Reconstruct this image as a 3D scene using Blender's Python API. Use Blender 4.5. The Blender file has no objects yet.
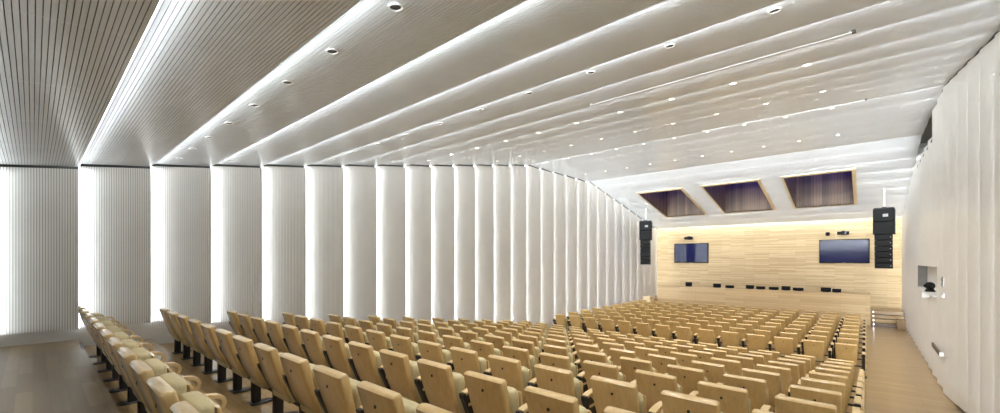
import bpy, bmesh, math, random
from mathutils import Vector, Matrix
random.seed(7)
C = bpy.context.scene.collection
PI = math.pi
H = 3.177                      # eye height above the hall floor; heights below are relative to the eye, shifted at the end

# ------------------------------------------------------------------ materials
def mat(name, col, rough=.5, spec=.5, metal=0., coat=0., emit=None, estr=0.):
    m = bpy.data.materials.new(name); m.use_nodes = True
    b = m.node_tree.nodes['Principled BSDF']
    b.inputs['Base Color'].default_value = (*col, 1)
    b.inputs['Roughness'].default_value = rough
    b.inputs['Specular IOR Level'].default_value = spec
    b.inputs['Metallic'].default_value = metal
    b.inputs['Coat Weight'].default_value = coat
    b.inputs['Coat Roughness'].default_value = .15
    if emit:
        b.inputs['Emission Color'].default_value = (*emit, 1)
        b.inputs['Emission Strength'].default_value = estr
    return m
def N(m, t, **kw):
    n = m.node_tree.nodes.new(t)
    for k, v in kw.items(): setattr(n, k, v)
    return n
def L(m, a, b): m.node_tree.links.new(a, b)
def ramp(m, fac, stops):
    r = N(m, 'ShaderNodeValToRGB'); e = r.color_ramp.elements
    while len(e) < len(stops): e.new(.5)
    for i, (p, c) in enumerate(stops):
        e[i].position = p; e[i].color = (*c, 1)
    L(m, fac, r.inputs['Fac']); return r.outputs['Color']
def plank_mat(name, swz, length, width, c1, c2, gap, rough, grain=1.0, coat=0., gapsize=.004, var=.5):
    """planks: swz picks the world axes (length axis, width axis)"""
    m = mat(name, c1, rough, coat=coat); b = m.node_tree.nodes['Principled BSDF']
    geo = N(m, 'ShaderNodeNewGeometry'); sep = N(m, 'ShaderNodeSeparateXYZ'); L(m, geo.outputs['Position'], sep.inputs[0])
    com = N(m, 'ShaderNodeCombineXYZ')
    L(m, sep.outputs[swz[0]], com.inputs[0]); L(m, sep.outputs[swz[1]], com.inputs[1])
    br = N(m, 'ShaderNodeTexBrick'); br.offset = .37; br.offset_frequency = 2; br.squash = 1
    br.inputs['Scale'].default_value = 1
    br.inputs['Brick Width'].default_value = length; br.inputs['Row Height'].default_value = width
    br.inputs['Mortar Size'].default_value = gapsize; br.inputs['Mortar Smooth'].default_value = .1
    br.inputs['Bias'].default_value = 0
    br.inputs['Color1'].default_value = (0, 0, 0, 1); br.inputs['Color2'].default_value = (1, 1, 1, 1); br.inputs['Mortar'].default_value = (.5, .5, .5, 1)
    L(m, com.outputs[0], br.inputs['Vector'])
    mp = N(m, 'ShaderNodeMapping'); mp.inputs['Scale'].default_value = (1.2, 22, 1); L(m, com.outputs[0], mp.inputs[0])
    no = N(m, 'ShaderNodeTexNoise'); no.inputs['Scale'].default_value = 2.0; no.inputs['Detail'].default_value = 4
    L(m, mp.outputs[0], no.inputs['Vector'])
    mx = N(m, 'ShaderNodeMix', data_type='FLOAT'); mx.inputs[0].default_value = var
    L(m, no.outputs['Fac'], mx.inputs[2]); L(m, br.outputs['Color'], mx.inputs[3])
    col = ramp(m, mx.outputs[0], [(.15, c1), (.85, c2)])
    mg = N(m, 'ShaderNodeMix', data_type='RGBA'); L(m, br.outputs['Fac'], mg.inputs[0]); L(m, col, mg.inputs[6]); mg.inputs[7].default_value = (*gap, 1)
    L(m, mg.outputs[2], b.inputs['Base Color'])
    return m
def grain_mat(name, c1, c2, rough, scale=(9, 9, 1.2), coat=0., spec=.5):
    m = mat(name, c1, rough, spec=spec, coat=coat); b = m.node_tree.nodes['Principled BSDF']
    tc = N(m, 'ShaderNodeTexCoord'); oi = N(m, 'ShaderNodeObjectInfo')
    ad = N(m, 'ShaderNodeVectorMath', operation='ADD'); ml = N(m, 'ShaderNodeMath', operation='MULTIPLY'); ml.inputs[1].default_value = 17
    L(m, oi.outputs['Random'], ml.inputs[0]); L(m, tc.outputs['Object'], ad.inputs[0]); L(m, ml.outputs[0], ad.inputs[1])
    mp = N(m, 'ShaderNodeMapping'); mp.inputs['Scale'].default_value = scale; L(m, ad.outputs[0], mp.inputs[0])
    no = N(m, 'ShaderNodeTexNoise'); no.inputs['Scale'].default_value = 3; no.inputs['Detail'].default_value = 5; no.inputs['Distortion'].default_value = .6
    L(m, mp.outputs[0], no.inputs['Vector'])
    col = ramp(m, no.outputs['Fac'], [(.3, c1), (.7, c2)]); L(m, col, b.inputs['Base Color'])
    return m
def noisy_mat(name, c1, c2, rough, scale=30, bump=0., spec=.5):
    m = mat(name, c1, rough, spec=spec); b = m.node_tree.nodes['Principled BSDF']
    tc = N(m, 'ShaderNodeTexCoord'); no = N(m, 'ShaderNodeTexNoise'); no.inputs['Scale'].default_value = scale; no.inputs['Detail'].default_value = 3
    L(m, tc.outputs['Object'], no.inputs['Vector'])
    L(m, ramp(m, no.outputs['Fac'], [(.35, c1), (.65, c2)]), b.inputs['Base Color'])
    if bump:
        bp = N(m, 'ShaderNodeBump'); bp.inputs['Strength'].default_value = bump; bp.inputs['Distance'].default_value = .002
        L(m, no.outputs['Fac'], bp.inputs['Height']); L(m, bp.outputs[0], b.inputs['Normal'])
    return m

WHITE = (.89, .955, 1.0)
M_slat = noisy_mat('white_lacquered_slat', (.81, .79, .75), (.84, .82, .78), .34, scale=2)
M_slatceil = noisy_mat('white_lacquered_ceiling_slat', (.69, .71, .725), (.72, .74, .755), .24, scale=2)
M_gapw = noisy_mat('grey_acoustic_felt', (.27, .265, .25), (.31, .305, .295), .9, scale=40)
M_gap = noisy_mat('dark_acoustic_felt', (.12, .115, .105), (.15, .145, .135), .9, scale=40)
M_edge = noisy_mat('white_panel_edge', (.72, .71, .68), (.75, .74, .71), .45, scale=3)
M_back = noisy_mat('dark_plaster', (.10, .10, .10), (.13, .13, .125), .9, scale=3)
M_plinth = noisy_mat('grey_white_plinth_paint', (.74, .73, .70), (.77, .76, .735), .5, scale=4)
M_led = mat('lit_strip_left', (1, 1, 1), emit=WHITE, estr=3.0)
M_ledc = mat('lit_strip_ceiling', (1, 1, 1), emit=WHITE, estr=4.5)
M_ledr = mat('lit_strip_right', (1, 1, 1), emit=WHITE, estr=3)
M_maple = grain_mat('seat_maple', (.55, .358, .128), (.64, .445, .19), .34, coat=1.0)
M_arm = grain_mat('arm_maple', (.60, .42, .19), (.68, .50, .26), .35, scale=(4, 2, 4))
M_cream = noisy_mat('cream_upholstery', (.46, .38, .19), (.52, .435, .235), .55, scale=60, bump=.15)
M_black = noisy_mat('black_powder_coat', (.010, .010, .011), (.016, .016, .017), .45, scale=80)
M_button = mat('dark_plug', (.012, .010, .008), .4)
M_floor = plank_mat('oak_boards', ('X', 'Y'), 1.5, .12, (.255, .16, .062), (.36, .242, .108), (.09, .05, .025), .28, coat=.1, gapsize=.003)
M_parq = plank_mat('oak_parquet', ('X', 'Y'), 1.2, .13, (.155, .108, .056), (.27, .195, .108), (.13, .09, .05), .40, gapsize=.0015, var=.6)
M_stage = plank_mat('maple_wall_planks', ('X', 'Z'), 1.3, .06, (.47, .32, .145), (.71, .54, .30), (.27, .17, .07), .45, gapsize=.003, var=.55)
M_desk = plank_mat('maple_desk_planks', ('X', 'Z'), 2.6, .14, (.50, .335, .15), (.66, .48, .25), (.28, .175, .075), .40, gapsize=.003, var=.55)
M_well = plank_mat('walnut_vertical_boards', ('Z', 'X'), 6.0, .12, (.11, .07, .035), (.30, .195, .10), (.08, .045, .02), .5, gapsize=.006, var=.6)
M_welly = plank_mat('walnut_side_boards', ('Z', 'Y'), 6.0, .12, (.11, .07, .035), (.30, .195, .10), (.08, .045, .02), .5, gapsize=.006, var=.6)
M_trim = grain_mat('pale_wood_trim', (.74, .58, .33), (.80, .66, .42), .4, scale=(1, 1, 6))
M_dusk = mat('dusk_glass', (.01, .012, .03), .08, emit=(.03, .05, 1.0), estr=1.4)  # unseen pane; blue glow strengthened to tint the upper well boards
M_bezel = mat('black_satin_bezel', (.006, .006, .007), .65, spec=.12)
M_screen = mat('dark_blue_screen', (.010, .012, .058), .10, spec=.28)
M_steel = mat('brushed_steel', (.24, .235, .225), .42, metal=1.)
M_chrome = mat('polished_steel', (.6, .6, .6), .3, metal=1.)
M_spk = noisy_mat('black_speaker_paint', (.006, .006, .006), (.010, .010, .010), .6, scale=50, spec=.2)
M_grille = noisy_mat('speaker_grille', (.008, .008, .008), (.013, .013, .013), .6, scale=150, spec=.2)
M_spkg = noisy_mat('grey_badge', (.35, .35, .35), (.45, .45, .45), .4, scale=10)
M_pole = mat('white_pole', (.85, .85, .83), .35)
M_ring = mat('white_ring', (.82, .81, .78), .35)
M_dark = mat('dark_can', (.03, .03, .03), .5)
M_lens = mat('lit_lens', (1, 1, 1), emit=(1, .93, .80), estr=2.0)
M_box = grain_mat('brown_wood', (.17, .10, .04), (.24, .145, .06), .5, scale=(6, 6, 2))
M_grey = noisy_mat('booth_shade_grey', (.20, .195, .185), (.24, .235, .22), .8, scale=4)  # shade of the unlit booth interior put into the colour
M_niche = noisy_mat('niche_white', (.72, .71, .69), (.75, .74, .72), .5, scale=4)
M_jamb = noisy_mat('niche_grey', (.24, .24, .235), (.28, .28, .275), .6, scale=4)  # jamb's shade put into the grey; switch buttons share this material
M_plast = mat('white_plastic', (.75, .75, .73), .4)
M_dot = mat('lit_step_dot', (1, 1, 1), emit=(.9, .92, 1.0), estr=6.)

# ------------------------------------------------------------------ mesh helpers
def link(name, bm, m, parent=None, smooth=False):
    me = bpy.data.meshes.new(name); bm.normal_update(); bm.to_mesh(me); bm.free()
    for x in (m if isinstance(m, (list, tuple)) else [m]): me.materials.append(x)
    if smooth:
        for p in me.polygons: p.use_smooth = True
        me.set_sharp_from_angle(angle=math.radians(38))
    o = bpy.data.objects.new(name, me); C.objects.link(o)
    if parent: o.parent = parent
    return o
def box(bm, x0, x1, y0, y1, z0, z1, bev=0., seg=2, mi=0):
    vs = [bm.verts.new(p) for p in ((x0,y0,z0),(x1,y0,z0),(x1,y1,z0),(x0,y1,z0),(x0,y0,z1),(x1,y0,z1),(x1,y1,z1),(x0,y1,z1))]
    fs = [bm.faces.new([vs[i] for i in f]) for f in ((3,2,1,0),(4,5,6,7),(0,1,5,4),(1,2,6,5),(2,3,7,6),(3,0,4,7))]
    for f in fs: f.material_index = mi
    if bev:
        es = list({e for f in fs for e in f.edges})
        bmesh.ops.bevel(bm, geom=es, offset=bev, segments=seg, affect='EDGES', profile=.5, clamp_overlap=True)
def cyl(bm, c, r0, r1, h, axis='z', n=20, mi=0):
    a, b = [], []
    for i in range(n):
        t = 2*PI*i/n
        for lst, r, k in ((a, r0, 0), (b, r1, h)):
            u, v = r*math.cos(t), r*math.sin(t)
            p = {'z': (u, v, k), 'y': (u, k, v), 'x': (k, u, v)}[axis]
            lst.append(bm.verts.new((c[0]+p[0], c[1]+p[1], c[2]+p[2])))
    for i in range(n):
        j = (i+1) % n
        f = bm.faces.new((a[i], a[j], b[j], b[i])); f.material_index = mi
    bm.faces.new(a[::-1]).material_index = mi; bm.faces.new(b).material_index = mi
def loft(bm, rings, cap=True):
    R = [[bm.verts.new(p) for p in r] for r in rings]; n = len(R[0])
    for a, b in zip(R, R[1:]):
        for i in range(n):
            j = (i+1) % n; bm.faces.new((a[i], a[j], b[j], b[i]))
    if cap: bm.faces.new(R[0][::-1]); bm.faces.new(R[-1])
def rrect(w, y0, y1, r, z, seg=3, curve=0., dz=0.):
    """rounded rectangle ring in plan, width w centred on x=0, y0..y1; curve bows the sides forward; dz tilts"""
    pts = []
    hx = w/2; r = min(r, (y1-y0)/2*.98)
    for cx, cy, a0 in ((hx-r, y0+r, -PI/2), (hx-r, y1-r, 0), (-hx+r, y1-r, PI/2), (-hx+r, y0+r, PI)):
        for i in range(seg+1):
            a = a0+PI/2*i/seg; x = cx+r*math.cos(a); y = cy+r*math.sin(a)
            pts.append((x, y+curve*(x/hx)**2, z+dz*(y-y0)))
    return pts
def sweep(bm, path, w, t):
    """rectangular band swept along a path in the y-z plane, width w along x"""
    n = len(path); rings = []
    for i, (y, z) in enumerate(path):
        a = path[max(i-1, 0)]; b = path[min(i+1, n-1)]
        d = Vector((b[0]-a[0], b[1]-a[1])); d.normalize(); nx, nz = -d[1], d[0]
        rings.append([(-w/2, y-nx*t/2, z-nz*t/2), (w/2, y-nx*t/2, z-nz*t/2), (w/2, y+nx*t/2, z+nz*t/2), (-w/2, y+nx*t/2, z+nz*t/2)])
    loft(bm, rings)
def tag(o, label=None, cat=None, group=None, kind=None):
    for k, v in (('label', label), ('category', cat), ('group', group), ('kind', kind)):
        if v: o[k] = v
    return o
def empty(name, loc=(0, 0, 0), rz=0.):
    o = bpy.data.objects.new(name, None); C.objects.link(o); o.location = loc; o.rotation_euler = (0, 0, rz); o.empty_display_size = .1
    return o
def B(): return bmesh.new()
def copy_tree(o, parent=None):
    c = o.copy(); C.objects.link(c)
    if parent: c.parent = parent
    for ch in KIDS.get(o.name, []): copy_tree(ch, c)
    return c
KIDS = {}

# ------------------------------------------------------------------ the hall's layout
P = 1.06; Y0 = .58
XL, XR, YS = -11.15, 1.37, 29.5
YB = Y0-3*P                                   # wall behind the eye
def seam(k): return Y0+P*k
PLAT = -1.515; STEP = .1385; HALL = -3.177
STG = -2.51
def zfloor(k):                                # floor level beside wall bay k (bay 1 starts at the platform's edge)
    return PLAT if k <= -1 else max(PLAT-STEP*(k+1), HALL)
def ceil_near_far(k):
    a, b = seam(k), seam(k+1)
    if k <= 12: z = 1.727+.1734*a; return z, z+.125
    if k <= 17: return 4.245, 4.185
    f = lambda y: 4.25-.215*(y-20)
    return f(a)+.03, f(b)-.035
NB = 27                                       # last bay (cut short by the stage wall)
SL = 30                                       # slats per bay
D = .11                                       # saw-tooth depth of the side walls

def slat_wall(bm, xs, side, ya, yb, xn, xf, zb0, zt0, zt1, n=SL):
    """side=+1: room lies at +x. xn/xf = face position at near/far end"""
    prof = []
    for i in range(n):
        s0, s1, s2, s3 = i/n, (i+.80)/n, (i+.80)/n, (i+1)/n
        prof += [(s0, 0, 0), (s1, 0, 1), (s2, -.013, 2), (s3, -.013, 1)]
    prof.append((1, 0, 0))
    lo, hi, ty = [], [], []
    for s, off, t in prof:
        x = xn+(xf-xn)*s+side*off; y = ya+(yb-ya)*s
        lo.append(bm.verts.new((x, y, zb0))); hi.append(bm.verts.new((x, y, zt0+(zt1-zt0)*s))); ty.append(t)
    for i in range(len(prof)-1):
        f = bm.faces.new((lo[i], lo[i+1], hi[i+1], hi[i])); f.material_index = 1 if (prof[i][1] < 0 and prof[i+1][1] < 0) else 0
    # body behind the slats
    pts = [(xn-side*.014, ya), (xf-side*.014, yb), (xf-side*.034, yb), (xn-side*.034, ya)]
    v = []
    for (x, y), zt in zip(pts, (zt0, zt1, zt1, zt0)):
        v.append((bm.verts.new((x, y, zb0)), bm.verts.new((x, y, zt))))
    for i in range(4):
        j = (i+1) % 4; bm.faces.new((v[i][0], v[j][0], v[j][1], v[i][1])).material_index = 2
    bm.faces.new([a for a, b in v][::-1]).material_index = 2; bm.faces.new([b for a, b in v]).material_index = 2

def grazer(name, loc, d, xax, lx, ly, power, spread, col):
    l = bpy.data.lights.new(name, 'AREA'); l.shape = 'RECTANGLE'; l.size = lx; l.size_y = ly; l.energy = power; l.spread = math.radians(spread); l.color = col
    o = bpy.data.objects.new(name, l); C.objects.link(o)
    X = Vector(xax); Z = -Vector(d).normalized(); Y = Z.cross(X)
    M = Matrix((X, Y, Z)).transposed().to_4x4(); M.translation = Vector(loc); o.matrix_world = M
GW, GC, GR = 1.05, 1.15, 1.0      # watts per metre of slot: left wall, ceiling, right wall
GA, GSP = math.radians(3), 46
def gk(k): return max(.42, 1.15-.06*max(k, 0)) if k < 16 else (.5 if k < 24 else .12)
# wall_left ------------------------------------------------------------
bm = B(); box(bm, XL-.42, XL-.22, YB-.3, YS+.3, HALL-.3, 5.2)
wall_left = tag(link('wall_left', bm, M_back), 'white ribbed wall of tall slatted bays with light slots between', kind='structure')
base = B()
for k in range(-3, NB+1):
    ya, yb = seam(k), min(seam(k+1), YS)
    zn, zf = ceil_near_far(k)
    fr = (yb-ya)/P
    zf = zn+(zf-zn)*fr
    bm = B(); zb = max(zfloor(k-1), HALL)+.205
    slat_wall(bm, None, 1, ya+.004, yb-.006, XL-D, XL, zb, zn-.035, zf-.05)
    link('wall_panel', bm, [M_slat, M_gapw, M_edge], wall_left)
    if k < NB:
        b2 = B(); z1 = max(zfloor(k), HALL)+.2
        box(b2, XL-D+.004, XL-.018, yb-.003, yb+.008, max(z1, zb)+.02, ceil_near_far(k+1)[0]-.06)
        link('light_strip', b2, M_led, wall_left)
        za, zb_ = max(z1, zb)+.03, ceil_near_far(k+1)[0]-.08
        grazer('wall_slot_lamp', (XL-.078, yb+.014, (za+zb_)/2), (-math.sin(GA), math.cos(GA), 0), (0, 0, 1), zb_-za, .03, gk(k)*GW*(zb_-za), GSP, WHITE)
    box(base, XL-.16, XL-.105, ya, yb, max(zfloor(k-1), HALL)-.3, zb+.03)
tag(link('baseboard_left', base, M_plinth), 'pale grey plinth stepping down under the ribbed left wall', kind='structure')

# wall_right -----------------------------------------------------------
bm = B()
box(bm, XR+.26, XR+.40, YB-.3, YS+.3, HALL-.3, 3.40)
box(bm, XR+.26, XR+.40, YB-.3, seam(15), 3.40, 5.2); box(bm, XR+.26, XR+.40, seam(20), YS+.3, 3.40, 5.2)
wall_right = tag(link('wall_right', bm, M_back), 'pale ribbed side wall with a niche and a high booth opening', kind='structure')
NZ0, NZ1 = -.93, -.19
for k in range(-3, NB+1):
    ya, yb = seam(k), min(seam(k+1), YS)
    zn, zf = ceil_near_far(k); fr = (yb-ya)/P; zf = zn+(zf-zn)*fr
    zb = max(zfloor(k-1), HALL)+.02
    zt0, zt1 = zn-.035, zf-.05
    segs = [(zb, zt0, zt1)]
    if 15 <= k <= 19: segs = [(zb, 3.52, 3.52)]
    if 14 <= k <= 18:
        top = segs[0][1:]
        segs = [(zb, NZ0, NZ0), (NZ1, *top)]
    for (a, b, c) in segs:
        bm = B(); slat_wall(bm, None, -1, ya+.004, yb-.006, XR+D, XR, a, b, c)
        link('wall_panel', bm, [M_slat, M_gapw, M_edge], wall_right)
    if k < NB:
        zz = [(zb+.1, min(segs[-1][1], ceil_near_far(k+1)[0])-.06)]
        if 14 <= k <= 18 or k == 13: zz = [(zb+.1, NZ0-.03), (NZ1+.03, zz[0][1] if k != 19 else 3.4)]
        if 14 <= k <= 19: zz[-1] = (zz[-1][0], 3.45)
        b2 = B()
        for a, b in zz: box(b2, XR+.018, XR+D-.004, yb-.003, yb+.008, a, b)
        link('light_strip', b2, M_ledr, wall_right)
        for a, b in zz: grazer('wall_slot_lamp', (XR+.075, yb+.014, (a+b)/2), (math.sin(GA), math.cos(GA), 0), (0, 0, 1), b-a, .03, gk(k)*GR*(b-a), GSP, WHITE)
# wall niche with its lining
bm = B(); y0, y1 = seam(14)+.01, seam(19)-.01
box(bm, XR+.235, XR+.25, y0, y1, NZ0, NZ1)
nb = B(); box(nb, XR+.0, XR+.235, y1-.02, y1, NZ0, NZ1); box(nb, XR+.05, XR+.235, y0, y0+.02, NZ0, NZ1)
nt = B(); box(nt, XR+.03, XR+.235, y0, y1, NZ1-.0, NZ1+.02); ns = B(); box(ns, XR-.09, XR+.235, y0, y1, NZ0-.03, NZ0)
link('niche_back', bm, M_niche, wall_right); link('niche_jamb', nb, M_jamb, wall_right); link('niche_soffit', nt, M_niche, wall_right); link('niche_sill', ns, M_niche, wall_right)
# projection booth opening high in the wall
bm = B(); y0, y1 = seam(15)+.01, seam(20)-.01
box(bm, XR+1.0, XR+1.05, y0, y1, 3.3, 4.6); box(bm, XR+.3, XR+1.05, y0-.03, y0, 3.3, 4.6)
box(bm, XR+.03, XR+1.05, y0, y1, 3.38, 3.45); box(bm, XR+.03, XR+1.05, y0, y1, 4.3, 4.36)
link('booth_lining', bm, M_grey, wall_right)
bm = B(); box(bm, XR+.03, XR+1.05, y1-.03, y1, 3.4, 4.3); link('booth_jamb', bm, M_niche, wall_right)

# ceiling ---------------------------------------------------------------
WELLS = [(-9.55, -7.24), (-6.20, -3.79), (-2.82, -.42)]; WY0, WY1 = 22.42, 26.88
bm = B(); 
for k in range(-3, NB+1):
    ya, yb = seam(k), min(seam(k+1), YS+.2)
    zn, zf = ceil_near_far(k)
    z = max(zn, zf)+.30
    if yb < WY0-.6 or ya > WY1+.3: box(bm, XL-.3, XR+.3, ya-.02, yb+.02, z, z+.1)
ceiling = tag(link('ceiling', bm, M_back), 'white slatted ceiling folded into stepped bays with light slots', kind='structure')
def slat_ceil(bm, x0, x1, ya, yb, zA, zB, n):
    prof = []
    for i in range(n):
        prof += [(i/n, 0), ((i+.83)/n, 0), ((i+.83)/n, .012), ((i+1)/n, .012)]
    prof.append((1, 0))
    a, b = [], []
    for s, off in prof:
        y = ya+(yb-ya)*s; z = zA+(zB-zA)*s+off
        a.append(bm.verts.new((x0, y, z))); b.append(bm.verts.new((x1, y, z)))
    for i in range(len(prof)-1):
        f = bm.faces.new((a[i], b[i], b[i+1], a[i+1])); f.material_index = 1 if prof[i][1] > 0 and prof[i+1][1] > 0 else 0
    q = [(ya, zA+.013), (yb, zB+.013), (yb, zB+.034), (ya, zA+.034)]
    v = [(bm.verts.new((x0, y, z)), bm.verts.new((x1, y, z))) for y, z in q]
    for i in range(4):
        j = (i+1) % 4; bm.faces.new((v[i][0], v[i][1], v[j][1], v[j][0])).material_index = 2
    bm.faces.new([p for p, r in v]).material_index = 2; bm.faces.new([r for p, r in v][::-1]).material_index = 2
for k in range(-3, NB+1):
    ya, yb = seam(k)+.004, min(seam(k+1)-.006, YS)
    zn, zf = ceil_near_far(k)
    zat = lambda y: zn+(zf-zn)*(y-seam(k))/P
    cuts = [ya]+[c for c in (WY0, WY1) if ya < c < yb]+[yb]
    bm = B()
    for a, b in zip(cuts, cuts[1:]):
        mid = (a+b)/2; n = max(2, round(SL*(b-a)/P))
        xr = [(XL-.05, XR+.05)]
        if WY0 < mid < WY1:
            xr = [(XL-.05, WELLS[0][0]), (WELLS[0][1], WELLS[1][0]), (WELLS[1][1], WELLS[2][0]), (WELLS[2][1], XR+.05)]
        if k <= 1:
            J = [XL-.05, -9.30, -7.65, -6.0, -4.35, -2.7, -1.05, XR+.05]; xr = [(p+.003, q-.003) for p, q in zip(J, J[1:])]
        for x0, x1 in xr: slat_ceil(bm, x0, x1, a, b, zat(a), zat(b), n)
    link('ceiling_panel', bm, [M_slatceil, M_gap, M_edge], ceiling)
    if k < NB:
        nn = ceil_near_far(k+1)[0]; y = seam(k+1); b2 = B()
        xr = [(XL+.05, XR-.05)]
        if WY0 < y < WY1: xr = [(XL+.05, WELLS[0][0]-.02), (WELLS[0][1]+.02, WELLS[1][0]-.02), (WELLS[1][1]+.02, WELLS[2][0]-.02), (WELLS[2][1]+.02, XR-.05)]
        for x0, x1 in xr: box(b2, x0, x1, y-.003, y+.007, zf+.016, nn-.006)
        link('light_strip', b2, M_ledc, ceiling)
        GT = math.radians(12 if k < 13 else 1 if k < 18 else -10)
        for x0, x1 in xr: grazer('ceiling_slot_lamp', ((x0+x1)/2, y+.014, zf+.026), (0, math.cos(GT), math.sin(GT)), (1, 0, 0), x1-x0, .02, (.8 if k < 2 else .68 if k < 13 else .6 if k < 18 else .55)*GC*(x1-x0), 60, WHITE)

# floors -----------------------------------------------------------------
bm = B(); box(bm, XL-.2, XR+.25, YB-.3, Y0, HALL-.3, PLAT)
tag(link('floor_platform', bm, M_parq), 'oak parquet landing at the top of the hall', kind='structure')
bm = B()
for n in range(1, 13):
    z = PLAT-STEP*n
    box(bm, XL-.2, XR+.25, seam(n-1)+(.0 if n > 1 else .001), seam(n) if n < 12 else YS+.3, HALL-.3, z)
floor = tag(link('floor', bm, M_floor), 'oak board floor stepping down to the flat hall', kind='structure')
bm = B(); box(bm, XL+.25, -9.95, Y0-.03, Y0+.004, PLAT-.03, PLAT+.004)  # thin black strip along the edge of the landing
tag(link('trim_1', bm, M_black), 'thin black strip at the top step beside the ribbed wall', kind='structure')

# end walls ---------------------------------------------------------------
bm = B(); box(bm, XL-.4, XR+.4, YS, YS+.2, HALL-.3, 4.0)
tag(link('wall_stage', bm, M_stage), 'pale maple plank wall behind the stage', kind='structure')
bm = B(); box(bm, XL-.4, XR+.4, YB-.3, YB-.1, HALL-.3, 3.0)
tag(link('wall_back', bm, M_plinth), 'plain wall behind the landing', kind='structure')

# stage, steps ---------------------------------------------------------------
bm = B(); box(bm, XL-.1, .20, 26.95, YS, HALL, STG); box(bm, .20, XR+.05, 28.0, YS, HALL, STG)
tag(link('floor_stage', bm, M_floor), 'oak stage floor behind the long desk', kind='structure')
st = empty('stage_steps', (.8, 26.8, HALL)); tag(st, 'oak steps climbing to the stage beside the white wall', 'steps')
for i in range(4):
    bm = B(); y = 26.64+.34*i; box(bm, .22-.8, XR-.02-.8, y-26.8, 28.0-26.8, .1667*i if i else 0, .1667*(i+1)-(.002 if i < 3 else .001), bev=.006, seg=1)
    link('tread', bm, M_floor, st)
for i in range(4):
    bm = B(); y = 26.64+.34*i; box(bm, .26-.8, .29-.8, y-.008-26.8, y-26.8+.004, .1667*i+.08, .1667*(i+1)-.04); link('step_light', bm, M_dot, st)
bm = B(); box(bm, -.14, .13, -.22, .22, 0, .43, bev=.012); box(bm, -.15, .14, -.23, .23, .43, .455, bev=.006)
t = link('wooden_plinth', bm, M_box); t.location = (1.2, 26.32, HALL); tag(t, 'small brown wooden box on the floor beside the stage steps', 'box')
bm = B(); box(bm, -.05, .40, -.35, .35, 0, .80, bev=.015); box(bm, -.08, .43, -.38, .38, .80, .85, bev=.01)
t = link('wooden_plinth', bm, M_trim); t.location = (-10.62, 26.2, HALL); tag(t, 'pale wooden block in the corner by the ribbed wall and stage desk', 'block')

# long desk on the stage front
DX0, DX1, DY = -10.15, .16, 26.9
desk = empty('stage_desk', (0, DY, HALL)); tag(desk, 'long maple fronted desk across the stage front', 'desk')
bm = B(); box(bm, DX0, DX1, -.06, 0.0, 0, H-1.70)
link('front_panel', bm, M_desk, desk)
bm = B(); box(bm, DX0, DX1, -.09, .68, H-1.70, H-1.655, bev=.008, seg=1); link('desktop', bm, M_desk, desk)
for x in (DX0+.02, -6.7, -3.3, DX1-.06):
    bm = B(); box(bm, x, x+.04, .05, .6, STG-HALL, H-1.70); link('side_panel', bm, M_desk, desk)

# desk monitors
MON = [(-8.29, .38, .235, 1, 'far from the others nearest the ribbed wall'), (-6.68, .43, .205, 0, 'second from the ribbed wall'), (-6.0, .46, .135, 0, 'third from the ribbed wall'),
       (-4.97, .41, .19, 0, 'fourth from the ribbed wall'), (-4.44, .44, .14, 0, 'fifth from the ribbed wall'), (-3.82, .46, .13, 0, 'sixth from the ribbed wall'),
       (-3.26, .40, .20, 0, 'seventh from the ribbed wall'), (-2.72, .47, .13, 0, 'eighth from the ribbed wall'),
       (-1.55, .42, .20, 0, 'taller of the pair nearest the steps'), (-1.12, .36, .155, 0, 'lower of the pair nearest the steps')]
for x, w, h, tilt, lab in MON:
    h += .035
    r = empty('desk_monitor', (x, DY+.25, -1.655), .25 if tilt else 0)
    tag(r, 'black desk monitor on the stage desk, '+lab, 'monitor', 'black monitors on the stage desk')
    bm = B(); box(bm, -w/2, w/2, -.02, .02, .012, h, bev=.006, seg=1); bmesh.ops.rotate(bm, verts=bm.verts, cent=(0, 0, 0), matrix=Matrix.Rotation(-.14, 3, 'X')); link('casing', bm, M_bezel, r)
    bm = B(); box(bm, -w/2+.012, w/2-.012, .019, .023, .03, h-.012); bmesh.ops.rotate(bm, verts=bm.verts, cent=(0, 0, 0), matrix=Matrix.Rotation(-.14, 3, 'X')); link('screen', bm, M_screen, r)
    bm = B(); box(bm, -w*.3, w*.3, -.08, .10, 0, .012, bev=.004, seg=1); link('stand', bm, M_bezel, r)

# televisions on the stage wall ------------------------------------------
def tv(x0, x1, z0, z1, lab):
    r = empty('wall_television', ((x0+x1)/2, YS, z0)); tag(r, lab, 'television', 'televisions on the stage wall')
    w, h = (x1-x0)/2, z1-z0
    bm = B(); box(bm, -w, w, -.11, -.04, 0, h, bev=.012); link('frame', bm, M_bezel, r)
    bm = B(); box(bm, -w+.05, w-.05, -.116, -.109, .07, h-.05); link('screen', bm, M_screen, r)
    bm = B(); box(bm, -w*.5, w*.5, -.04, 0, h*.3, h*.7); link('bracket', bm, M_black, r)
    bm = B(); box(bm, -.05, .05, -.115, -.108, .018, .034); link('maker_plate', bm, M_spkg, r)
tv(-9.93, -7.76, -.19, 1.12, 'wide black television on the maple wall near the ribbed wall')
tv(-1.97, .15, -.17, 1.13, 'wide black television on the maple wall near the stage steps')
def wallcam(x, z, w, lab):
    r = empty('wall_projector', (x, YS, z)); tag(r, lab, 'projector', 'black units above the televisions')
    bm = B(); box(bm, -w/2, w/2, -.42, -.12, -.085, .085, bev=.02); link('casing', bm, M_spk, r)
    bm = B(); cyl(bm, (w*.2, -.425, 0), .05, .05, -.03, 'y', 14); link('lens', bm, M_screen, r)
    bm = B(); box(bm, -.07, .07, -.2, 0, -.03, .03); box(bm, -.09, .09, -.02, 0, -.1, .13); box(bm, -.05, .05, -.3, -.12, .08, .13); link('bracket', bm, M_black, r)
wallcam(-8.95, 1.47, .46, 'black unit on a bracket above the television near the ribbed wall')
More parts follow.
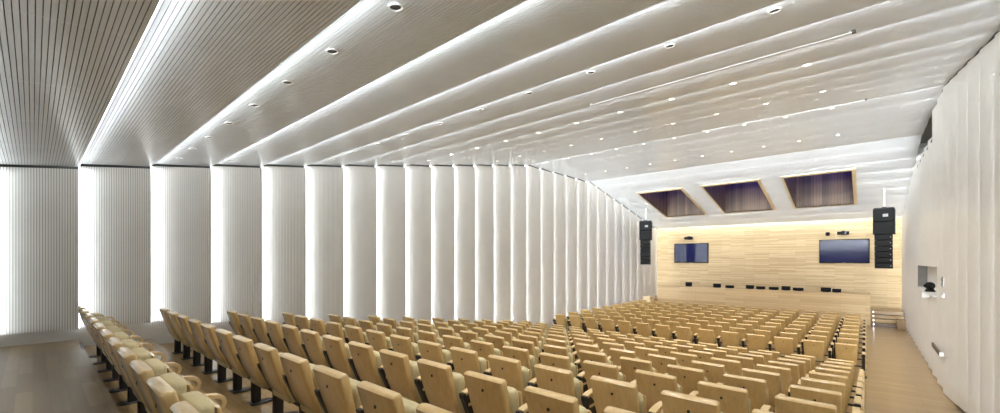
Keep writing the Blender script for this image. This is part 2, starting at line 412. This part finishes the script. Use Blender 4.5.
wallcam(-.93, 1.47, .50, 'black unit on a bracket above the television near the steps')
r = empty('dome_camera', (-1.6, YS, 1.45)); tag(r, 'small round black camera beside the bracket unit on the maple wall', 'camera')
bm = B(); bmesh.ops.create_uvsphere(bm, u_segments=16, v_segments=10, radius=.095, matrix=Matrix.Translation((0, -.14, -.01))); link('dome', bm, M_spk, r, True)
bm = B(); cyl(bm, (0, -.14, .03), .10, .085, .06); box(bm, -.04, .04, -.14, 0, .05, .085); link('mount', bm, M_spk, r)

# line arrays -----------------------------------------------------------------
def line_array(x, y, ztop, rz, lab, ysub=0.):
    r = empty('line_array_speaker', (x, y, ztop), rz); tag(r, lab, 'speaker', 'hanging loudspeaker arrays')
    zc = 4.25-.215*(y-20)
    bm = B(); cyl(bm, (0, .05, .06), .035, .035, zc-ztop-.02, 'z', 14); link('hanging_pole', bm, M_pole, r, True)
    bm = B(); box(bm, -.33, .33, -.22, .30, .0, .05, bev=.008, seg=1); box(bm, -.06, .06, -.04, .14, .05, .10); box(bm, -.29, -.12, -.24, -.2, .005, .04); link('flying_frame', bm, M_black, r)
    z = 0.
    for i in range(2):
        bm = B(); box(bm, -.35, .35, -.26, .34, z-.56, z-.005, bev=.012); s = link('subwoofer', bm, M_spk, r)
        bm = B(); box(bm, -.32, .32, -.272, -.258, z-.535, z-.03, bev=.006, seg=1); link('grille', bm, M_grille, s)
        bm = B(); box(bm, .345, .362, -.1, .1, z-.36, z-.2, bev=.004, seg=1); link('handle', bm, M_black, s)
        if i == 0:
            bm = B(); box(bm, -.02, .15, -.285, -.27, z-.36, z-.24, bev=.004, seg=1); link('badge', bm, M_spkg, s)
        z -= .565
    yo = 0.
    for i in range(6):
        h = .245; th = math.radians(1.5*i)
        bm = B()
        w = .30
        rings = []
        for zz, ins in ((-h, .012), (-h+.012, 0), (-.014, 0), (-.004, .012)):
            rings.append([(-w+ins, -.22+ins, zz), (w-ins, -.22+ins, zz), (w-.06-ins, .24-ins, zz), (-w+.06+ins, .24-ins, zz)])
        loft(bm, rings); bmesh.ops.rotate(bm, verts=bm.verts, cent=(0, 0, 0), matrix=Matrix.Rotation(th, 3, 'X')); bmesh.ops.translate(bm, verts=bm.verts, vec=(0, yo, z))
        e = link('array_element', bm, M_spk, r)
        bm = B(); box(bm, -w+.03, w-.1, -.232, -.219, -h+.03, -.03); box(bm, w-.085, w-.06, -.232, -.219, -h+.1, -h+.14, mi=1)
        bmesh.ops.rotate(bm, verts=bm.verts, cent=(0, 0, 0), matrix=Matrix.Rotation(th, 3, 'X')); bmesh.ops.translate(bm, verts=bm.verts, vec=(0, yo, z))
        link('grille', bm, [M_grille, M_spkg], e)
        yo += math.sin(th)*h; z -= h*math.cos(th)+.003
line_array(.60, 25.0, 2.26, -.10, 'tall black loudspeaker array hanging in front of the white side wall')
line_array(-10.15, 25.0, 2.36, .30, 'tall black loudspeaker array hanging by the bright ribbed wall')

# light wells in the sloping ceiling -------------------------------------------
NAMEW = ['wooden light well in the ceiling, nearest the bright ribbed wall', 'wooden light well in the ceiling, middle of the three', 'wooden light well in the ceiling, nearest the white side wall']
zc = lambda y: 4.25-.215*(y-20)
for (x0, x1), lab in zip(WELLS, NAMEW):
    r = empty('light_well', ((x0+x1)/2, (WY0+WY1)/2, zc(WY1))); tag(r, lab, 'light well', 'light wells over the stage end')
    cx, cy, cz = r.location; ZT = 5.3
    def lb(bm, a, b, c, d, e, f): box(bm, a-cx, b-cx, c-cy, d-cy, e-cz, f-cz)
    def prism(bm, xa, xb):     # side lining following the ceiling slope
        q = [(WY0, zc(WY0)-.02), (WY1, zc(WY1)-.02), (WY1, ZT), (WY0, ZT)]
        a = [bm.verts.new((xa-cx, y-cy, z-cz)) for y, z in q]; b = [bm.verts.new((xb-cx, y-cy, z-cz)) for y, z in q]
        for i in range(4): bm.faces.new((a[i], a[(i+1) % 4], b[(i+1) % 4], b[i]))
        bm.faces.new(a[::-1]); bm.faces.new(b)
    bm = B(); lb(bm, x0, x1, WY1-.03, WY1, zc(WY1)-.02, ZT); link('lining_panel', bm, M_well, r)
    bm = B(); lb(bm, x0, x1, WY0, WY0+.03, zc(WY0)-.02, ZT); link('lining_panel', bm, M_well, r)
    bm = B(); prism(bm, x0, x0+.03); link('lining_panel', bm, M_welly, r)
    bm = B(); prism(bm, x1-.03, x1); link('lining_panel', bm, M_welly, r)
    bm = B(); lb(bm, x0, x1, WY0, WY1, ZT, ZT+.05); link('glass_pane', bm, M_dusk, r)
    bm = B()
    def lip(xa, xb, ya, yb):
        v = []
        for dz in (-.035, .02):
            for (x, y) in ((xa, ya), (xb, ya), (xb, yb), (xa, yb)): v.append(bm.verts.new((x-cx, y-cy, zc(y)+dz-cz)))
        for f in ((3,2,1,0),(4,5,6,7),(0,1,5,4),(1,2,6,5),(2,3,7,6),(3,0,4,7)): bm.faces.new([v[i] for i in f])
    lip(x0-.02, x1+.02, WY0-.14, WY0+.04); lip(x1-.02, x1+.11, WY0-.14, WY1+.02); lip(x0-.05, x0+.03, WY0-.14, WY1+.02); lip(x0-.02, x1+.02, WY1-.03, WY1+.04)
    link('frame', bm, M_trim, r)

# ceiling downlights -------------------------------------------------------------
def zceil(y):
    k = int(math.floor((y-Y0)/P)); zn, zf = ceil_near_far(k); return zn+(zf-zn)*(y-seam(k))/P
def make_down(lit):
    r = empty('ceiling_downlight')
    bm = B(); n = 24
    rings = [[(rr*math.cos(2*PI*i/n), rr*math.sin(2*PI*i/n), z) for i in range(n)] for rr, z in ((.062, .004), (.060, -.010), (.050, -.012), (.043, .0), (.042, .012))]
    loft(bm, rings, cap=False); a = link('rim', bm, M_ring, r, True)
    bm = B(); cyl(bm, (0, 0, -.006), .043, .043, .012, 'z', 20); b = link('lens', bm, M_lens if lit else M_dark, r)
    KIDS[r.name] = [a, b]; return r
ROWA = ['first', 'second', 'third', 'fourth', 'fifth', 'sixth', 'seventh', 'eighth', 'ninth', 'tenth', 'eleventh', 'twelfth', 'thirteenth', 'fourteenth', 'fifteenth']
dl_off, dl_on = make_down(False), make_down(True); used = {0: False, 1: False}
def visible(p):
    fw = -.6628*p[0]+.7488*p[1]; r = .7488*p[0]+.6628*p[1]
    if fw < .1: return False
    u = 500+413.4*r/fw; v = 260-413.4*p[2]/fw
    return -14 < u < 1014 and -14 < v < 427
LINES = [(1.94, 0, 'first light row from the landing'), (5.11, 0, 'second light row from the landing'), (8.27, 1, 'third light row from the landing'), (11.5, 1, 'fourth light row from the landing'), (14.72, 1, 'fifth light row from the landing'), (18.0, 1, 'sixth light row from the landing')]
for y, lit, lab in LINES:
    cnt = 0
    for i in range(10):
        x = -.71-1.067*i
        if x < XL+.6: break
        if not visible((x, y, zceil(y))): continue
        p0 = (dl_on if lit else dl_off)
        o = p0 if not used[lit] else copy_tree(p0); used[lit] = True
        o.location = (x, y, zceil(y)); o.rotation_euler = (math.atan2(ceil_near_far(int((y-Y0)//P))[1]-ceil_near_far(int((y-Y0)//P))[0], P), 0, 0)
        tag(o, '%s round ceiling downlight, %s, %s from the side wall' % ('lit' if lit else 'dark', lab, ROWA[i]), 'downlight', 'downlights in the slatted ceiling')
for i in range(10):
    x = -.58-1.068*i; y = 28.1
    o = copy_tree(dl_on); o.location = (x, y, zc(y)-.012); o.rotation_euler = (-.21, 0, 0)
    tag(o, 'small lit downlight over the stage wall, %s from the white side wall' % ROWA[i], 'downlight', 'downlights along the stage wall')
# thin rails under the ceiling
for y, x0, x1, lab in ((6.70, -3.75, -.13, 'thin white rail under the ceiling, nearer the landing'), (14.1, -3.9, -.02, 'thin white rail under the ceiling, nearer the stage')):
    r = empty('ceiling_rail', (x0, y, zceil(y)-.035)); tag(r, lab, 'rail', 'thin rails under the ceiling')
    w = x1-x0
    bm = B(); cyl(bm, (0, 0, 0), .008, .008, w, 'x', 12); link('tube', bm, M_pole, r, True)
    bm = B(); cyl(bm, (w, 0, 0), .022, .022, .04, 'x', 12); link('end_cap', bm, M_dark, r)
    for xx in (.02, w-.02):
        bm = B(); box(bm, xx-.006, xx+.006, -.006, .006, 0, .034); link('hanger', bm, M_pole, r)

# small things on the right wall ------------------------------------------------
r = empty('niche_camera', (XR+.04, 17.5, NZ0)); tag(r, 'black swivel camera standing in the white wall niche', 'camera')
bm = B(); box(bm, -.10, .10, -.17, .17, 0, .03, bev=.008); cyl(bm, (0, 0, .03), .11, .075, .05); link('base', bm, M_spk, r)
bm = B(); bmesh.ops.create_uvsphere(bm, u_segments=18, v_segments=12, radius=.115, matrix=Matrix.Translation((0, 0, .17))); link('head', bm, M_spk, r, True)
bm = B(); cyl(bm, (-.085, -.06, .17), .045, .04, -.05, 'x', 14); link('lens', bm, M_bezel, r)
bm = B(); box(bm, -.13, .0, -.22, .22, -.16, -.02, bev=.01); box(bm, -.02, .04, -.2, .2, -.15, -.03)
t = link('camera_bracket', bm, M_plast); t.location = (XR-.02, 17.45, NZ0); tag(t, 'white bracket box under the camera niche', 'bracket')
r = empty('wall_switch', (XR-.0, 14.35, -.52)); tag(r, 'small steel switch plate beside the wall niche', 'switch')
bm = B(); box(bm, -.012, .03, -.10, .10, -.13, .12, bev=.006); link('plate', bm, M_steel, r)
bm = B(); box(bm, -.03, -.008, -.05, .05, .01, .08, bev=.006); box(bm, -.03, -.008, -.05, .05, -.10, -.03, bev=.006); link('button', bm, M_jamb, r)
bm = B(); box(bm, -.010, .03, -.05, .05, -.05, .05, bev=.006); box(bm, -.03, -.008, -.02, .02, -.04, .04, bev=.008)
t = link('door_latch', bm, M_chrome); t.location = (XR-.0, 14.3, -.85); tag(t, 'small chrome latch under the steel switch plate', 'latch')
r = empty('door_push_bar', (XR-.035, 14.9, -2.215)); tag(r, 'grey steel push bar low on the white side wall', 'push bar')
bm = B(); box(bm, -.045, -.005, -.76, .76, -.055, .055, bev=.012); link('bar', bm, M_steel, r)
bm = B(); box(bm, -.05, .03, -.82, -.76, -.05, .05, bev=.008); link('end_cap', bm, M_plast, r)

# ------------------------------------------------------------------ seats
def build_seat(pitch, end):
    r = empty('auditorium_seat')
    kids = []
    # backrest: leaning tapered block, bottom curling forward
    prof = [(.235, .350, .43, .028), (.200, .362, .436, .038), (.165, .40, .442, .048), (.125, .485, .450, .058), (.085, .60, .457, .066), (.052, .71, .463, .074), (.020, .82, .468, .080), (.004, .874, .470, .082)]
    bm = B(); rings = [rrect(w, y, y+t, .022, z, curve=.012) for y, z, w, t in prof]
    rings += [rrect(.464, .012, .083, .022, .886, curve=.012), rrect(.448, .024, .078, .022, .895, curve=.012)]
    loft(bm, rings); kids.append(link('backrest', bm, M_maple, r, True))
    bm = B(); cyl(bm, (0, .034, .768), .0135, .0135, -.004, 'y', 14); kids.append(link('button', bm, M_button, r))
    # tipped-up seat: cream cushion, wooden underside
    bm = B(); rings = []
    for z, w, a, b, rr in ((.300, .38, .225, .275, .02), (.315, .42, .205, .285, .03), (.36, .44, .195, .290, .035), (.58, .445, .182, .296, .035), (.69, .442, .176, .296, .04), (.735, .43, .176, .294, .045), (.758, .40, .184, .288, .045), (.768, .35, .20, .278, .035)):
        rings.append(rrect(w, a, b, rr, z, seg=4))
    loft(bm, rings); kids.append(link('seat_cushion', bm, M_cream, r, True))
    bm = B(); rings = []
    for z, w, a, b in ((.30, .40, .286, .306), (.33, .43, .290, .316), (.56, .445, .298, .328), (.71, .44, .298, .326), (.735, .42, .294, .316)):
        rings.append(rrect(w, a, b, .01, z, seg=2))
    loft(bm, rings); kids.append(link('seat_panel', bm, M_maple, r, True))
    loop = [(.135, .640), (.20, .655), (.28, .662), (.38, .662), (.435, .655), (.468, .634), (.478, .604), (.468, .572), (.437, .548), (.38, .538), (.28, .535), (.17, .532)]
    for x, on in ((-pitch/2, True), (pitch/2, end)):
        if not on: continue
        if x > 0:
            bm = B(); rings = [[(x+.034, y, z), (x+.058, y, z), (x+.058, y+d, z), (x+.034, y+d, z)] for y, z, d in ((.20, .06, .22), (.13, .40, .33), (.10, .60, .37), (.12, .632, .34))]
            loft(bm, rings); kids.append(link('end_panel', bm, M_arm, r))
        bm = B(); sweep(bm, loop, .068, .028); bmesh.ops.translate(bm, verts=bm.verts, vec=(x, 0, 0)); kids.append(link('armrest', bm, M_arm, r, True))
        bm = B(); rings = [[(x-.03, y, z), (x+.03, y, z), (x+.03, y+d, z), (x-.03, y+d, z)] for y, z, d in ((.25, .30, .12), (.205, .40, .15), (.145, .53, .16), (.110, .60, .13), (.100, .645, .06))]
        loft(bm, rings); cyl(bm, (x-.034, .165, .600), .042, .042, .068, 'x', 16); kids.append(link('arm_support', bm, M_black, r))
        bm = B(); box(bm, x-.04, x+.04, .262, .358, .015, .33, bev=.008, seg=1); kids.append(link('pedestal', bm, M_black, r))
        bm = B()
        n = 20; rg = [[(x+.075*s*math.cos(2*PI*i/n), .31+.225*s*math.sin(2*PI*i/n), z) for i in range(n)] for s, z in ((1, 0), (1, .010), (.9, .018))]
        loft(bm, rg); kids.append(link('base_plate', bm, M_black, r, True))
    bm = B(); box(bm, -pitch/2+.042, pitch/2-.042, .285, .335, .262, .296, bev=.006, seg=1); kids.append(link('beam', bm, M_black, r))
    KIDS[r.name] = kids
    return r
protos = {}
ORD = ROWA
def row(pitch, xr, ytop, floorz, rowlab, group, near):
    for i in range(14):
        x = xr-pitch*i
        vis = any(visible((x+dx, ytop+dy, floorz+dz)) for dx in (-.4, 0, .4) for dy in (0, .2, .42) for dz in (0, .4, .65, .9))
        if not vis: continue
        key = (pitch, i == 0)
        if key not in protos:
            o = protos[key] = build_seat(*key); pr = o
        else: o = copy_tree(protos[key])
        o.location = (x, ytop, floorz)
        j = 13-i
        where = '%s from the ribbed wall' % ORD[j] if (near or j < 7) else '%s from the side aisle' % ORD[i]
        tag(o, 'maple folding seat, %s, %s' % (rowlab, where), 'seat', group)
for n in range(1, 13):
    lab = 'back row by the landing' if n == 1 else '%s row from the back' % ORD[n-1]
    row(.700, -.43, .462+1.066*(n-1), PLAT-STEP*n+(.012 if 1 < n < 5 else 0), lab, 'folding seats in the raked rear block', n <= 5)
for m in range(9):
    lab = '%s row past the cross aisle' % ORD[m] if m < 8 else 'row nearest the stage'
    row(.71, -.402, 14.62+1.062*m, HALL, lab, 'folding seats in the flat front block', False)

# ------------------------------------------------------------------ lights of the hall and added fill
def spot(name, loc, power, size, col, blend=.6, rad=.06, aim=None):
    l = bpy.data.lights.new(name, 'SPOT'); l.energy = power; l.spot_size = math.radians(size); l.spot_blend = blend; l.color = col; l.shadow_soft_size = rad
    o = bpy.data.objects.new(name, l); C.objects.link(o); o.location = loc
    if aim: o.rotation_euler = (Vector(aim)-Vector(loc)).to_track_quat('-Z', 'Y').to_euler()
for i in range(10):
    x = -.58-1.068*i
    spot('stage_wash', (x, 28.1, zc(28.1)-.06), 10, 110, (1, .86, .62), aim=(x, 28.9, -3))
for y, p in ((1.94, 44), (5.11, 58), (8.27, 68), (11.5, 74), (14.72, 84), (18.0, 92)):  # the two rows nearest the landing are added fill for the seat tops
    for i in range(0, 7):
        x = -.71-1.067*i
        spot('house_downlight_and_fill', (x, y, zceil(y)-.05), p, 100, (.97, .98, 1.0) if y < 9 else (1, .94, .84))
for x in [-.58-1.068*i for i in range(8)]:
    spot('stage_house', (x, 21.2, zceil(21.2)-.05), 40, 100, (1, .87, .66), aim=(x, 22.5, -3))

w = bpy.data.worlds.new('World'); bpy.context.scene.world = w; w.use_nodes = True
w.node_tree.nodes['Background'].inputs[0].default_value = (.02, .025, .05, 1); w.node_tree.nodes['Background'].inputs[1].default_value = .3

# ------------------------------------------------------------------ camera
cam = bpy.data.cameras.new('camera'); co = bpy.data.objects.new('camera', cam); C.objects.link(co)
cam.sensor_width = 36; cam.lens = 413.427/1000*36; cam.shift_y = (260-206.5)/1000; cam.clip_start = .02; cam.clip_end = 200
co.rotation_euler = (PI/2, 0, math.asin(.6628))
for o in bpy.data.objects:
    if o.parent is None: o.location.z += H
sc = bpy.context.scene; sc.camera = co
sc.view_settings.view_transform = 'Standard'; sc.view_settings.look = 'None'; sc.view_settings.gamma = 1; sc.view_settings.use_curve_mapping = False
sc.view_settings.exposure = 0.68
sc.cycles.use_denoising = True
sc.cycles.max_bounces = 10; sc.cycles.diffuse_bounces = 6; sc.cycles.glossy_bounces = 4
sc.cycles.sample_clamp_indirect = 6
